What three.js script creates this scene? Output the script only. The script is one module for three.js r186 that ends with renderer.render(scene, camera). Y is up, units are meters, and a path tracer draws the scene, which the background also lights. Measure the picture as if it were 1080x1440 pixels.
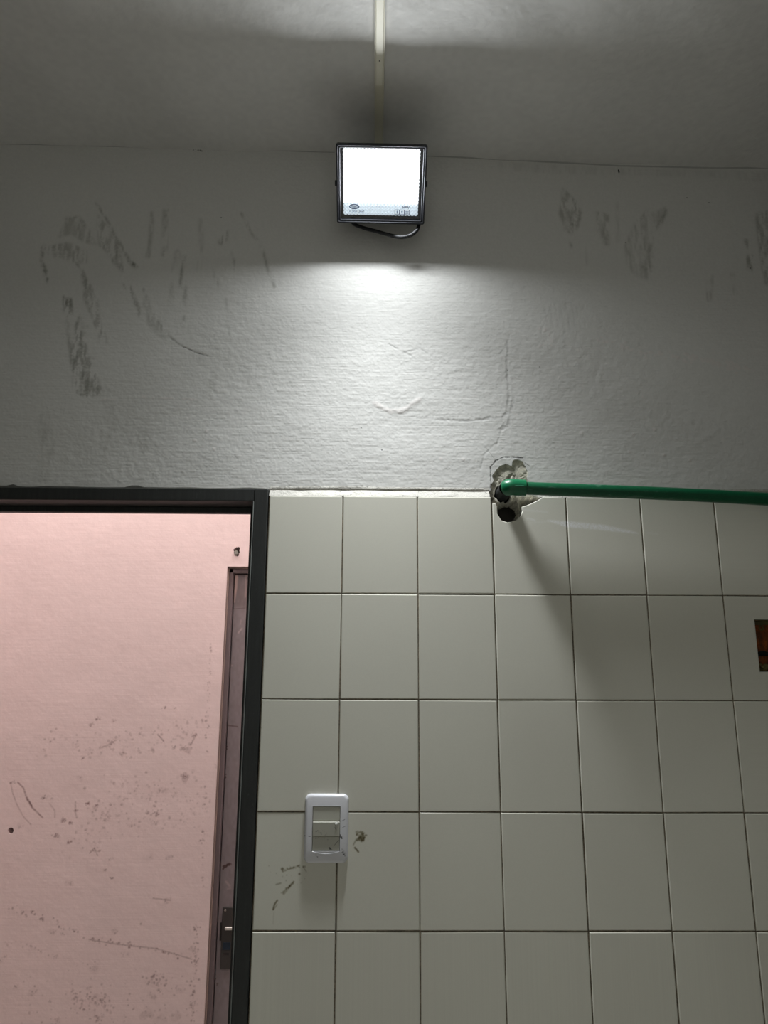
import * as THREE from 'three';
import { RectAreaLightUniformsLib } from 'three/addons/lights/RectAreaLightUniformsLib.js';
import { RoundedBoxGeometry } from 'three/addons/geometries/RoundedBoxGeometry.js';
import { mergeGeometries } from 'three/addons/utils/BufferGeometryUtils.js';

// ---------------------------------------------------------------- camera, lights, exposure
const scene = new THREE.Scene();
scene.background = new THREE.Color(0x000000);
const camera = new THREE.PerspectiveCamera(67.38, 1080 / 1440, 0.05, 30);
camera.position.set(0.0672, 1.6, 1.5194);
camera.rotation.order = 'YXZ';
camera.rotation.set(0.2331, -0.0109, 0.004);
camera.updateMatrixWorld();

const renderer = new THREE.WebGLRenderer({ antialias: true });
renderer.toneMapping = THREE.LinearToneMapping;
renderer.toneMappingExposure = 1.0;
renderer.shadowMap.enabled = true;
RectAreaLightUniformsLib.init();

const FLOOD_COLOR = new THREE.Color().setRGB(0.955, 0.995, 1.03), FLOOD_GLOW = 102, FLOOD_BEAM = 11;   // floodlight over the wall: scattered light of its window, beam of its lenses
const FLOOD_CONE = Math.acos(0.31);
const CORRIDOR_COLOR = new THREE.Color().setRGB(1.0, 0.97, 0.95), CORRIDOR_POWER = 108;  // fluorescent battens high in the passage behind the door

// ---------------------------------------------------------------- helpers
let seed = 7;
const rnd = () => { seed = (seed * 1664525 + 1013904223) >>> 0; return seed / 4294967296; };
const used = {};
function numbered(name) { const n = used[name] = (used[name] ?? -1) + 1; return n ? `${name}_${String(n).padStart(3, '0')}` : name; }
function struct(name) { const g = new THREE.Group(); g.name = name; g.userData.kind = 'structure'; scene.add(g); return g; }
function thing(name, label, category, pos) {
  const g = new THREE.Group(); g.name = numbered(name); g.position.set(...pos); g.userData = { label, category }; scene.add(g); return g;
}
function part(name, geo, mat, parent, label) {
  const m = new THREE.Mesh(geo, mat); m.name = name; if (label) m.userData.label = label; parent.add(m); return m;
}
function box(x0, x1, y0, y1, z0, z1, r = 0, seg = 2) {
  const w = x1 - x0, h = y1 - y0, d = z1 - z0;
  const g = r ? new RoundedBoxGeometry(w, h, d, seg, r) : new THREE.BoxGeometry(w, h, d);
  g.translate((x0 + x1) / 2, (y0 + y1) / 2, (z0 + z1) / 2); return g;
}
const plain = (g) => { const n = g.index ? g.toNonIndexed() : g; for (const k of Object.keys(n.attributes)) if (!['position', 'normal', 'uv'].includes(k)) n.deleteAttribute(k); return n; };
const join = (list) => mergeGeometries(list.map(plain));
const poly = (pts) => new THREE.Shape(pts.map(([x, y]) => new THREE.Vector2(x, y)));
const path = (pts) => new THREE.Path(pts.map(([x, y]) => new THREE.Vector2(x, y)));
function extrude(shape, z0, z1, o = {}) {
  const g = new THREE.ExtrudeGeometry(shape, { depth: z1 - z0, bevelEnabled: false, curveSegments: 12, ...o }); g.translate(0, 0, z0); return g;
}
// uv from world x,y: a region [x0, y0, w, h] becomes 0..1
function uvxy(g, [x0, y0, w, h]) {
  const p = g.attributes.position, uv = new Float32Array(p.count * 2);
  for (let i = 0; i < p.count; i++) { uv[2 * i] = (p.getX(i) - x0) / w; uv[2 * i + 1] = (p.getY(i) - y0) / h; }
  g.setAttribute('uv', new THREE.BufferAttribute(uv, 2)); return g;
}
const tube = (pts, r, n = 40, k = 14) => new THREE.TubeGeometry(new THREE.CatmullRomCurve3(pts.map((p) => new THREE.Vector3(...p)), false, 'centripetal'), n, r, k, false);
function cyl(r0, r1, h, k = 24) { return new THREE.CylinderGeometry(r0, r1, h, k); }

// ---------------------------------------------------------------- procedural texture tools
const smooth = (t) => t * t * (3 - 2 * t), clamp = (v, a = 0, b = 1) => Math.min(b, Math.max(a, v));
const sstep = (a, b, v) => smooth(clamp((v - a) / (b - a)));
// a layer of value noise, cells of cx by cy pixels, about -1..1, tiling when the cell divides the size
function noise(w, h, cx, cy, s) {
  const nx = Math.max(1, Math.round(w / cx)), ny = Math.max(1, Math.round(h / cy)), L = new Float32Array(nx * ny);
  let q = (s * 2654435761) >>> 0;
  for (let i = 0; i < L.length; i++) { q = (Math.imul(q, 1664525) + 1013904223) >>> 0; let t = q ^ (q >>> 15); t = Math.imul(t, 2246822519) >>> 0; t ^= t >>> 13; L[i] = (t >>> 0) / 2147483648 - 1; }
  const out = new Float32Array(w * h), X = new Int32Array(w), X1 = new Int32Array(w), F = new Float32Array(w);
  for (let x = 0; x < w; x++) { const u = x * nx / w; X[x] = Math.floor(u); X1[x] = (X[x] + 1) % nx; F[x] = smooth(u - X[x]); }
  for (let y = 0; y < h; y++) {
    const v = y * ny / h, a = Math.floor(v), b = (a + 1) % ny, f = smooth(v - a);
    for (let x = 0; x < w; x++) {
      const p = L[a * nx + X[x]], q2 = L[a * nx + X1[x]], r = L[b * nx + X[x]], t = L[b * nx + X1[x]], g = F[x];
      const m = p + (q2 - p) * g, n = r + (t - r) * g; out[y * w + x] = m + (n - m) * f;
    }
  }
  return out;
}
function blur(a, w, h, r) {
  if (r < 1) return a;
  for (let pass = 0; pass < 2; pass++) {
    const b = new Float32Array(w * h), c = new Float32Array(w * h), n = 2 * r + 1;
    for (let y = 0; y < h; y++) { let s = 0; const o = y * w; for (let x = -r; x <= r; x++) s += a[o + clamp(x, 0, w - 1)]; for (let x = 0; x < w; x++) { b[o + x] = s / n; s += a[o + Math.min(w - 1, x + r + 1)] - a[o + Math.max(0, x - r)]; } }
    for (let x = 0; x < w; x++) { let s = 0; for (let y = -r; y <= r; y++) s += b[clamp(y, 0, h - 1) * w + x]; for (let y = 0; y < h; y++) { c[y * w + x] = s / n; s += b[Math.min(h - 1, y + r + 1) * w + x] - b[Math.max(0, y - r) * w + x]; } }
    a = c;
  }
  return a;
}
// paint strokes and patches in wall metres into a mask, rows from the bottom
function mask([x0, y0, rw, rh], w, h, draw, soft = 0) {
  const c = document.createElement('canvas'); c.width = w; c.height = h; const k = c.getContext('2d');
  k.fillStyle = '#000'; k.fillRect(0, 0, w, h); k.lineCap = k.lineJoin = 'round';
  const X = (x) => (x - x0) / rw * w, Y = (y) => h - (y - y0) / rh * h;
  const trace = (pts, close) => { k.beginPath(); pts.forEach(([x, y], i) => (i ? k.lineTo(X(x), Y(y)) : k.moveTo(X(x), Y(y)))); if (close) k.closePath(); };
  draw({
    line(pts, width, a = 1) { k.globalAlpha = a; k.strokeStyle = '#fff'; k.lineWidth = width / rw * w; trace(pts); k.stroke(); },
    // a hand-drawn scar: jogs, and swells and thins along its length
    scar(pts, width, a = 1, jog = 0.0012) {
      for (let i = 1; i < pts.length; i++) { const [p, q] = [pts[i - 1], pts[i]], n = Math.max(2, Math.round(Math.hypot(q[0] - p[0], q[1] - p[1]) / 0.004)); let last = p;
        for (let j = 1; j <= n; j++) { const f = j / n, c = j < n ? [p[0] + (q[0] - p[0]) * f + (rnd() - 0.5) * 2 * jog, p[1] + (q[1] - p[1]) * f + (rnd() - 0.5) * 2 * jog] : q; this.line([last, c], width * (0.35 + rnd()), a * (0.25 + 0.75 * rnd())); last = c; } }
    },
    area(pts, a = 1) { k.globalAlpha = a; k.fillStyle = '#fff'; trace(pts, true); k.fill(); },
    dot(x, y, r, a = 1) { k.globalAlpha = a; k.fillStyle = '#fff'; k.beginPath(); k.arc(X(x), Y(y), r / rw * w, 0, 7); k.fill(); },
    // a smear of small specks along a line, as grime catches on the rough paint
    specks(pts, spread, n, r, a = 0.8) {
      const L = []; let tot = 0;
      for (let i = 1; i < pts.length; i++) { const d = Math.hypot(pts[i][0] - pts[i - 1][0], pts[i][1] - pts[i - 1][1]); L.push(d); tot += d; }
      for (let j = 0; j < n; j++) {
        let t = rnd() * tot, i = 0; while (i < L.length - 1 && t > L[i]) t -= L[i++];
        const f = t / L[i], g = () => (rnd() + rnd() - 1) * spread;
        this.dot(pts[i][0] + (pts[i + 1][0] - pts[i][0]) * f + g(), pts[i][1] + (pts[i + 1][1] - pts[i][1]) * f + g(), r * (0.4 + rnd()), a * (0.3 + 0.7 * rnd()));
      }
    },
  });
  const d = k.getImageData(0, 0, w, h).data, out = new Float32Array(w * h);
  for (let y = 0; y < h; y++) for (let x = 0; x < w; x++) out[(h - 1 - y) * w + x] = d[(y * w + x) * 4] / 255;
  return blur(out, w, h, soft);
}
function finish(t, wrap) { t.wrapS = t.wrapT = wrap; t.magFilter = THREE.LinearFilter; t.minFilter = THREE.LinearFilter; t.needsUpdate = true; return t; }
// colours are given in sRGB 0..255
function colorTexture(w, h, f, wrap = THREE.MirroredRepeatWrapping) {
  const d = new Uint8Array(w * h * 4);
  for (let i = 0, x = 0, y = 0; i < w * h; i++) { const c = f(i, x, y); d[4 * i] = clamp(c[0], 0, 255); d[4 * i + 1] = clamp(c[1], 0, 255); d[4 * i + 2] = clamp(c[2], 0, 255); d[4 * i + 3] = 255; if (++x === w) { x = 0; y++; } }
  const t = new THREE.DataTexture(d, w, h, THREE.RGBAFormat); t.colorSpace = THREE.SRGBColorSpace; return finish(t, wrap);
}
// heights in millimetres; bumpScale is then the span in metres
function bumpTexture(w, h, H, wrap = THREE.MirroredRepeatWrapping) {
  let lo = Infinity, hi = -Infinity; for (const v of H) { if (v < lo) lo = v; if (v > hi) hi = v; }
  const d = new Float32Array(w * h * 4);
  for (let i = 0; i < w * h; i++) { const v = (H[i] - lo) / (hi - lo); d[4 * i] = d[4 * i + 1] = d[4 * i + 2] = v; d[4 * i + 3] = 1; }
  return { bumpMap: finish(new THREE.DataTexture(d, w, h, THREE.RGBAFormat, THREE.FloatType), wrap), bumpScale: (hi - lo) / 1000 };
}
function sum(w, h, layers) { const H = new Float32Array(w * h); layers.forEach(([cx, cy, amp], k) => { const n = noise(w, h, cx, cy, k * 17 + 3 + w); for (let i = 0; i < H.length; i++) H[i] += n[i] * amp; }); return H; }
const std = (o) => new THREE.MeshStandardMaterial(o);
const phys = (o) => new THREE.MeshPhysicalMaterial(o);

// ---------------------------------------------------------------- materials
// upper wall: painted plaster, trowel lines, grime smears, scars and a hairline crack
const WR = [-0.95, 1.9, 2.2, 0.95], WW = 2048, WH = 896;
const wallGrimeBand = mask(WR, WW, WH, (m) => {
  m.specks([[-0.6749,2.5671],[-0.6759,2.5319],[-0.6628,2.4972],[-0.6558,2.4748]], 0.005, 120, 0.0015, 1);
  m.area([[-0.6728,2.5619],[-0.6224,2.5766],[-0.5779,2.5559],[-0.5734,2.5243],[-0.5965,2.5206],[-0.6292,2.5342],[-0.6577,2.5374]], 0.35);
  m.area([[-0.6300,2.6373],[-0.6019,2.6431],[-0.5729,2.6039],[-0.5571,2.5685],[-0.5827,2.5735],[-0.6162,2.5945],[-0.6469,2.5852]], 0.28);
  m.specks([[-0.6298,2.6355],[-0.6032,2.6394],[-0.5900,2.6180],[-0.5648,2.5844]], 0.005, 60, 0.0015, 0.8);
  m.line([[-0.6087,2.5327],[-0.5846,2.5102],[-0.5639,2.4723],[-0.5433,2.4331],[-0.5366,2.3924],[-0.5229,2.3590],[-0.5146,2.3341]], 0.003, 0.55);
  m.area([[-0.5877,2.5102],[-0.5639,2.4723],[-0.5433,2.4331],[-0.5346,2.3874],[-0.5180,2.3373],[-0.5304,2.3406],[-0.5538,2.3956],[-0.5723,2.4294]], 0.42);
  m.area([[-0.6203,2.4459],[-0.5994,2.4376],[-0.5930,2.4037],[-0.6041,2.3917],[-0.6130,2.4035]], 0.6);
  m.line([[-0.6057,2.3917],[-0.5957,2.3366],[-0.5786,2.2709]], 0.008, 0.3);
  m.area([[-0.5780,2.4072],[-0.5790,2.3701],[-0.5591,2.3370],[-0.5515,2.3040],[-0.5364,2.2713],[-0.5162,2.2310],[-0.5185,2.2068],[-0.5730,2.2128],[-0.5909,2.3036],[-0.5880,2.3367],[-0.5860,2.3785]], 0.5);
  m.specks([[-0.5784,2.3954],[-0.5629,2.3286],[-0.5386,2.2632],[-0.5230,2.2228]], 0.014, 110, 0.002, 0.5);
  m.line([[-0.5683,2.6761],[-0.5333,2.6223],[-0.5201,2.5974],[-0.4962,2.5568],[-0.4766,2.5271],[-0.4615,2.5151]], 0.004, 0.6);
  m.area([[-0.5643,2.6489],[-0.5360,2.6169],[-0.4994,2.5568],[-0.4915,2.4991],[-0.5153,2.5215],[-0.5335,2.5511],[-0.5539,2.5685]], 0.4);
  m.area([[-0.4994,2.5568],[-0.4786,2.5324],[-0.4602,2.5186],[-0.4675,2.5115],[-0.4843,2.5253]], 0.5);
  m.area([[-0.4928,2.4765],[-0.4736,2.4698],[-0.4512,2.4221],[-0.4394,2.3883],[-0.4508,2.3967],[-0.4680,2.4390]], 0.55);
  m.line([[-0.4451,2.4632],[-0.4281,2.4223],[-0.4154,2.3970],[-0.4015,2.3752],[-0.3782,2.3487],[-0.3539,2.3273]], 0.004, 0.5);
  m.area([[-0.4443,2.4529],[-0.4222,2.4054],[-0.3817,2.3553],[-0.3837,2.3386],[-0.4172,2.3583],[-0.4438,2.4052]], 0.22);
  m.line([[-0.4418,2.6504],[-0.4394,2.5965],[-0.4417,2.5433]], 0.012, 0.25);
  m.line([[-0.4104,2.6580],[-0.4077,2.5969],[-0.4059,2.5472]], 0.014, 0.3);
  m.line([[-0.3779,2.5529],[-0.3817,2.4916],[-0.3844,2.4399]], 0.016, 0.25);
  m.line([[-0.3616,2.5442],[-0.3651,2.5004],[-0.3644,2.4658]], 0.007, 0.5);
  m.line([[-0.3515,2.4832],[-0.3544,2.4316],[-0.3517,2.3892]], 0.008, 0.35);
  m.line([[-0.3307,2.6337],[-0.3249,2.5623],[-0.3265,2.5096]], 0.012, 0.18);
  m.area([[-0.2659,2.6129],[-0.2676,2.5842],[-0.2827,2.5699],[-0.2896,2.5804],[-0.2779,2.5984]], 0.42);
  m.area([[-0.2585,2.5595],[-0.2479,2.5367],[-0.2494,2.5034],[-0.2565,2.5191]], 0.45);
  m.area([[-0.2956,2.5169],[-0.2866,2.4961],[-0.2770,2.4616],[-0.2869,2.4718],[-0.2960,2.4960]], 0.42);
  m.line([[-0.2635,2.4411],[-0.2593,2.3901],[-0.2530,2.3566]], 0.006, 0.2);
  m.line([[-0.2392,2.6529],[-0.2128,2.5991],[-0.1962,2.5797],[-0.1837,2.5462],[-0.1691,2.4939],[-0.1588,2.4697]], 0.006, 0.4);
  m.line([[-0.5087,2.2310],[-0.4832,2.1436],[-0.4926,2.0812]], 0.02, 0.12); m.line([[-0.6301,2.1582],[-0.6176,2.0957],[-0.6203,2.0373]], 0.03, 0.14); m.line([[-0.4176,2.1599],[-0.4202,2.0972]], 0.03, 0.12);
  m.line([[-0.3178,2.3111],[-0.2852,2.2736],[-0.2860,2.2330]], 0.02, 0.12);
  // right-hand smears
  m.area([[0.4874,2.7316],[0.5149,2.6986],[0.5285,2.6804],[0.5225,2.6293],[0.5052,2.6075],[0.4848,2.6163],[0.4774,2.6615]], 0.35); m.specks([[0.5149,2.6986],[0.5243,2.6621],[0.4945,2.6164]], 0.012, 90, 0.002, 0.5);
  m.area([[0.5554,2.6697],[0.5906,2.6629],[0.5886,2.5816],[0.5758,2.5814],[0.5620,2.6172]], 0.32);
  m.area([[0.4965,2.5930],[0.5054,2.5806],[0.4986,2.5716]], 0.4); m.area([[0.5310,2.5809],[0.5378,2.5331],[0.5299,2.5330]], 0.3);
  m.line([[0.6119,2.6906],[0.6068,2.5907]], 0.008, 0.15);
  m.line([[0.7240,2.6718],[0.6998,2.6314],[0.6871,2.6132]], 0.006, 0.42); m.line([[0.6786,2.6712],[0.6570,2.6418]], 0.005, 0.4);
  m.area([[0.7201,2.6827],[0.7267,2.6645],[0.6854,2.5916],[0.6684,2.4942],[0.6392,2.5061],[0.6205,2.5340],[0.6206,2.5819],[0.6476,2.6453]], 0.22); m.specks([[0.6799,2.5826],[0.6672,2.5204]], 0.02, 60, 0.002, 0.35);
  m.area([[0.9248,2.6669],[0.9550,2.6746],[0.9420,2.4884],[0.9273,2.4847],[0.9215,2.5764]], 0.45); m.area([[0.8920,2.6012],[0.9033,2.6013],[0.8990,2.5762],[0.8909,2.5761]], 0.45); m.area([[0.8910,2.5618],[0.9103,2.5621],[0.9025,2.5195],[0.8901,2.5229]], 0.42);
  m.line([[0.8088,2.5044],[0.7975,2.4522]], 0.016, 0.2); m.line([[0.8573,2.5137],[0.8589,2.4666]], 0.01, 0.2);
  m.area([[0.3420,2.7708],[0.4726,2.7650],[0.8329,2.7583],[0.9633,2.7488],[0.9662,2.7751],[0.6212,2.7819],[0.3427,2.7934]], 0.1);  // darker band along the wall just under the ceiling
}, 2);
const wallSpecks = mask(WR, WW, WH, (m) => {
  for (const [x, y, r] of [[0.3484,2.2777,0.0014],[0.0789,2.0964,0.0013],[0.0353,2.1447,0.001],[-0.2849,2.6414,0.0013],[0.7724,2.7055,0.0012],[0.8218,2.6932,0.0012],[0.6243,2.5891,0.0012],[0.8987,2.5283,0.0015],[0.4177,2.2866,0.001],[-0.3501,2.8239,0.0016],[-0.3578,2.8163,0.0012]]) m.dot(x, y, r, 0.9);
  m.scar([[0.3053,1.9998],[0.3048,2.0333],[0.3056,2.0609],[0.3164,2.0749],[0.3330,2.0828],[0.3538,2.0830],[0.3731,2.0816]], 0.0026, 0.85, 0.0004);
  m.line([[0.3772,2.0708],[0.3873,2.0631]], 0.0018, 0.5);
  m.line([[0.3164,2.0749],[0.2978,2.1028]], 0.001, 0.35);
  m.scar([[-0.3524,2.3273],[-0.3178,2.3111],[-0.2961,2.3047]], 0.0018, 0.5);
  m.line([[-0.8016,2.8274],[-0.5899,2.8245],[-0.3515,2.8201],[-0.1487,2.8171],[-0.0341,2.8149]], 0.003, 0.35);
  m.line([[0.1822,2.8083],[0.3757,2.7995],[0.6216,2.7876],[0.8354,2.7847],[0.9675,2.7864]], 0.004, 0.3);
  m.specks([[-0.3611,2.8181],[-0.3348,2.8147]], 0.004, 14, 0.0014, 0.7);
}, 0);
const wallRidge = mask(WR, WW, WH, (m) => {
  m.scar([[0.0618,2.2022],[0.0800,2.1895],[0.0951,2.1833],[0.1222,2.1835],[0.1388,2.1964],[0.1585,2.2110]], 0.008, 0.9); m.scar([[-0.0229,2.2224],[0.0618,2.2022]], 0.004, 0.25);
  m.specks([[0.5493,2.3560],[0.6444,2.3201],[0.6981,2.3157],[0.7744,2.3048],[0.8834,2.2843]], 0.012, 150, 0.003, 0.6);
  m.specks([[0.4197,2.4054],[0.4365,2.3298]], 0.02, 90, 0.0022, 0.45);
  for (const [x, y] of [[-0.2710,2.0968],[0.5992,2.0958],[0.7236,2.0796],[0.6706,2.0901],[0.2021,2.0787],[0.2496,2.0775],[0.6095,2.1351],[0.6541,2.1465],[0.4999,2.1374],[0.8411,2.2773],[-0.3120,2.1152],[-0.2895,2.1358]]) m.dot(x, y, 0.0028, 0.9);
  m.scar([[0.5785,2.0987],[0.6079,2.1335]], 0.002, 0.4); m.scar([[0.8315,2.2592],[0.8209,2.1542]], 0.002, 0.2); m.scar([[0.7620,2.0908],[0.7755,2.2180]], 0.002, 0.15);
  m.scar([[-0.5182,2.2036],[-0.4289,2.2108],[-0.3085,2.2054]], 0.004, 0.4); m.scar([[-0.6516,2.0569],[-0.6307,2.0801],[-0.6342,2.0311]], 0.003, 0.4);
  for (let k = 0; k < 240; k++) m.dot(-0.8 + rnd() * 1.8, 2.02 + rnd() * 0.45, 0.0012 + rnd() * 0.0016, 0.5 * rnd());
}, 2);
const wallGroove = mask(WR, WW, WH, (m) => {
  m.scar([[0.3507,2.3457],[0.3470,2.2794],[0.3493,2.2143],[0.3437,2.1822],[0.3328,2.1693],[0.3087,2.1691],[0.2633,2.1624],[0.2333,2.1621],[0.1882,2.1649]], 0.005, 0.55);
  m.scar([[0.3401,2.1630],[0.3321,2.1471],[0.3221,2.1155],[0.3067,2.1013],[0.2929,2.0872],[0.2847,2.0562]], 0.003, 0.6); m.scar([[0.3584,2.2144],[0.3457,2.1504],[0.3275,2.1439]], 0.006, 0.35);
  m.scar([[0.0917,2.3382],[0.1132,2.3234],[0.1408,2.3104]], 0.003, 0.8); m.scar([[0.1224,2.3152],[0.1593,2.3272],[0.1776,2.3141]], 0.0025, 0.6); m.scar([[0.3575,2.3625],[0.3440,2.3290],[0.3281,2.3122]], 0.004, 0.4);
  m.scar([[-0.3780,2.3454],[-0.3524,2.3273],[-0.3178,2.3111],[-0.2869,2.3031]], 0.003, 0.7);
  for (let k = 0; k < 8; k++) { const x = 0.44 + 0.012 * k; m.scar([[x, 2.36 + 0.02 * rnd()], [x - 0.006, 2.43 + 0.02 * rnd()]], 0.0025, 0.3); }
}, 1);
const wallMat = (() => {
  const H = sum(WW, WH, [[3, 3, 0.085], [6, 5, 0.1], [26, 2.4, 0.075], [80, 4, 0.055], [14, 11, 0.13], [70, 60, 0.5], [260, 200, 1.6]]);
  const blotch = noise(WW, WH, 11, 26, 37), region = noise(WW, WH, 230, 170, 91), lump = noise(WW, WH, 8, 9, 55), fine = noise(WW, WH, 3, 3, 12), wide = noise(WW, WH, 300, 180, 23), hatch = noise(WW, WH, 4, 16, 31);
  for (let i = 0; i < H.length; i++) H[i] += lump[i] * 0.16 * sstep(-0.1, 0.6, region[i]) + wallRidge[i] * 0.75 - wallGroove[i] * 0.75 - wallSpecks[i] * 0.5;
  const map = colorTexture(WW, WH, (i) => {
    const g = wallGrimeBand[i] * clamp(0.62 + 0.75 * hatch[i] + 0.45 * fine[i] + 0.6 * blotch[i], 0, 1.6), k = (1 - 0.34 * g) * (1 - 0.16 * wallGroove[i]) * (1 - 0.6 * wallSpecks[i]) * (1 + 0.012 * fine[i] + 0.012 * wide[i]), p = wallRidge[i] > 0.2 ? 3 : 0;
    return [220 * k + p, 219 * k, 214 * k - 5 * g];
  });
  return std({ map, ...bumpTexture(WW, WH, H), roughness: 0.82 });
})();
// rough painted plaster for the ceiling, in repeats of 1.3 m
const roughBump = bumpTexture(1024, 1024, sum(1024, 1024, [[3, 3, 0.09], [7, 6, 0.17], [16, 14, 0.32], [64, 50, 0.7], [256, 256, 1.2]]), THREE.RepeatWrapping);
const ceilNoise = [noise(512, 512, 4, 4, 5), noise(512, 512, 60, 80, 6)];
const ceilMat = std({ map: colorTexture(512, 512, (i) => { const k = 1 + 0.015 * ceilNoise[0][i] + 0.02 * ceilNoise[1][i]; return [222 * k, 221 * k, 217 * k]; }, THREE.RepeatWrapping), ...roughBump, roughness: 0.85 });
const roomMat = std({ color: 0xd0cec6, ...roughBump, roughness: 0.85 });
const dimSideMat = std({ color: 0x3c3b37, ...roughBump, roughness: 0.9 });  // kept very dark so the unseen side walls return little light
const concrete = std({ map: colorTexture(512, 512, (i) => { const k = 1 + 0.06 * ceilNoise[0][i] + 0.08 * ceilNoise[1][i]; return [205 * k, 201 * k, 190 * k]; }, THREE.RepeatWrapping), roughness: 0.6 });
// off-white glazed wall tiles; scuffs and a dried smear sit on a few of them
const TR = [-0.16, 1.18, 0.94, 0.83], TW = 1536, TH = 1356;
const tileScuff = mask(TR, TW, TH, (m) => {
  m.specks([[0.0349,1.3484],[0.0440,1.3521],[0.0520,1.3459],[0.0455,1.3386],[0.0376,1.3410]], 0.0045, 70, 0.0014, 0.7); m.area([[0.0375,1.3471],[0.0467,1.3496],[0.0507,1.3423],[0.0429,1.3373]], 0.35); m.line([[0.0468,1.3435],[0.0376,1.3385]], 0.0024, 0.5);
  m.line([[0.0350,1.3398],[0.0299,1.3300]], 0.0018, 0.45); m.line([[0.0325,1.3251],[0.0392,1.3178]], 0.0026, 0.75);
  m.dot(-0.0996,1.2885, 0.0026, 0.6); m.line([[-0.0981,1.2837],[-0.0905,1.2873],[-0.0776,1.2910]], 0.0014, 0.4); m.specks([[-0.0982,1.2861],[-0.0750,1.2922],[-0.0569,1.2946]], 0.003, 24, 0.0012, 0.6); m.line([[-0.0725,1.2934],[-0.0686,1.2946]], 0.002, 0.6); m.dot(-0.0682,1.2802, 0.0018, 0.6); m.line([[-0.0620,1.2922],[-0.0553,1.2838]], 0.0012, 0.35);
  m.line([[-0.1103,1.2622],[-0.1014,1.2646]], 0.0018, 0.4); m.line([[-0.0869,1.2574],[-0.0782,1.2670]], 0.0026, 0.6); m.specks([[-0.0995,1.2467],[-0.0907,1.2550],[-0.0793,1.2634]], 0.0028, 26, 0.0012, 0.5); m.area([[-0.0995,1.2479],[-0.0920,1.2562],[-0.0880,1.2526],[-0.0955,1.2443]], 0.25);
  m.line([[-0.1140,1.2207],[-0.1117,1.2289],[-0.1068,1.2360]], 0.0024, 0.7); m.line([[-0.1139,1.2195],[-0.1066,1.2289]], 0.001, 0.5); m.line([[-0.1125,1.2160],[-0.1130,1.1961]], 0.0007, 0.2);
  m.specks([[-0.1508,1.5547],[-0.1551,1.4643]], 0.004, 14, 0.001, 0.35); m.specks([[-0.1155,1.2969],[-0.0687,1.2551]], 0.02, 20, 0.0008, 0.35);
}, 1);
const tileSmear = mask(TR, TW, TH, (m) => {
  m.area([[0.4136,1.9466],[0.4599,1.9439],[0.5320,1.9370],[0.5891,1.9241],[0.6031,1.9183],[0.5600,1.9224],[0.5024,1.9280],[0.4563,1.9306]], 0.8); m.line([[0.3665,1.9671],[0.4028,1.9644],[0.4172,1.9630]], 0.003, 0.4); m.line([[0.3760,1.9493],[0.3903,1.9450]], 0.004, 0.5);
  m.line([[0.3785,1.9390],[0.4164,1.9437],[0.4595,1.9365]], 0.0025, 0.3); m.line([[0.6149,1.9213],[0.6393,1.9185]], 0.003, 0.2);
}, 2);
const tileFine = noise(TW, TH, 3, 2, 77), tileWide = noise(TW, TH, 220, 260, 78);
const tileMat = phys({ map: colorTexture(TW, TH, (i) => {
  const k = (1 + 0.006 * tileFine[i] + 0.018 * tileWide[i]) * (1 - 0.72 * tileScuff[i]), s = tileSmear[i] * (0.75 + 0.4 * tileFine[i]);
  return [227 * k + 28 * s + 14 * (1 - k), 225 * k + 30 * s, 211 * k + 44 * s - 26 * clamp(tileScuff[i])];
}, THREE.ClampToEdgeWrapping), roughness: 0.34, specularIntensity: 0.7 });
const groutNoise = [noise(512, 512, 3, 3, 41), noise(512, 512, 24, 24, 42)];
const groutMat = std({ map: colorTexture(512, 512, (i) => { const k = 1 + 0.22 * groutNoise[0][i] + 0.14 * groutNoise[1][i]; return [126 * k, 116 * k, 100 * k]; }, THREE.RepeatWrapping), roughness: 0.95 });
const filletMat = std({ map: colorTexture(512, 512, (i) => { const k = 1 + 0.03 * groutNoise[1][i] - (groutNoise[0][i] > 0.82 ? 0.3 : 0); return [186 * k, 183 * k, 174 * k]; }, THREE.RepeatWrapping), ...roughBump, roughness: 0.9 });
const cementMat = std({ map: colorTexture(512, 512, (i) => { const k = 1 + 0.16 * groutNoise[0][i] + 0.16 * groutNoise[1][i]; return [196 * k, 192 * k, 176 * k]; }, THREE.RepeatWrapping), roughness: 0.95 });
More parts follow.
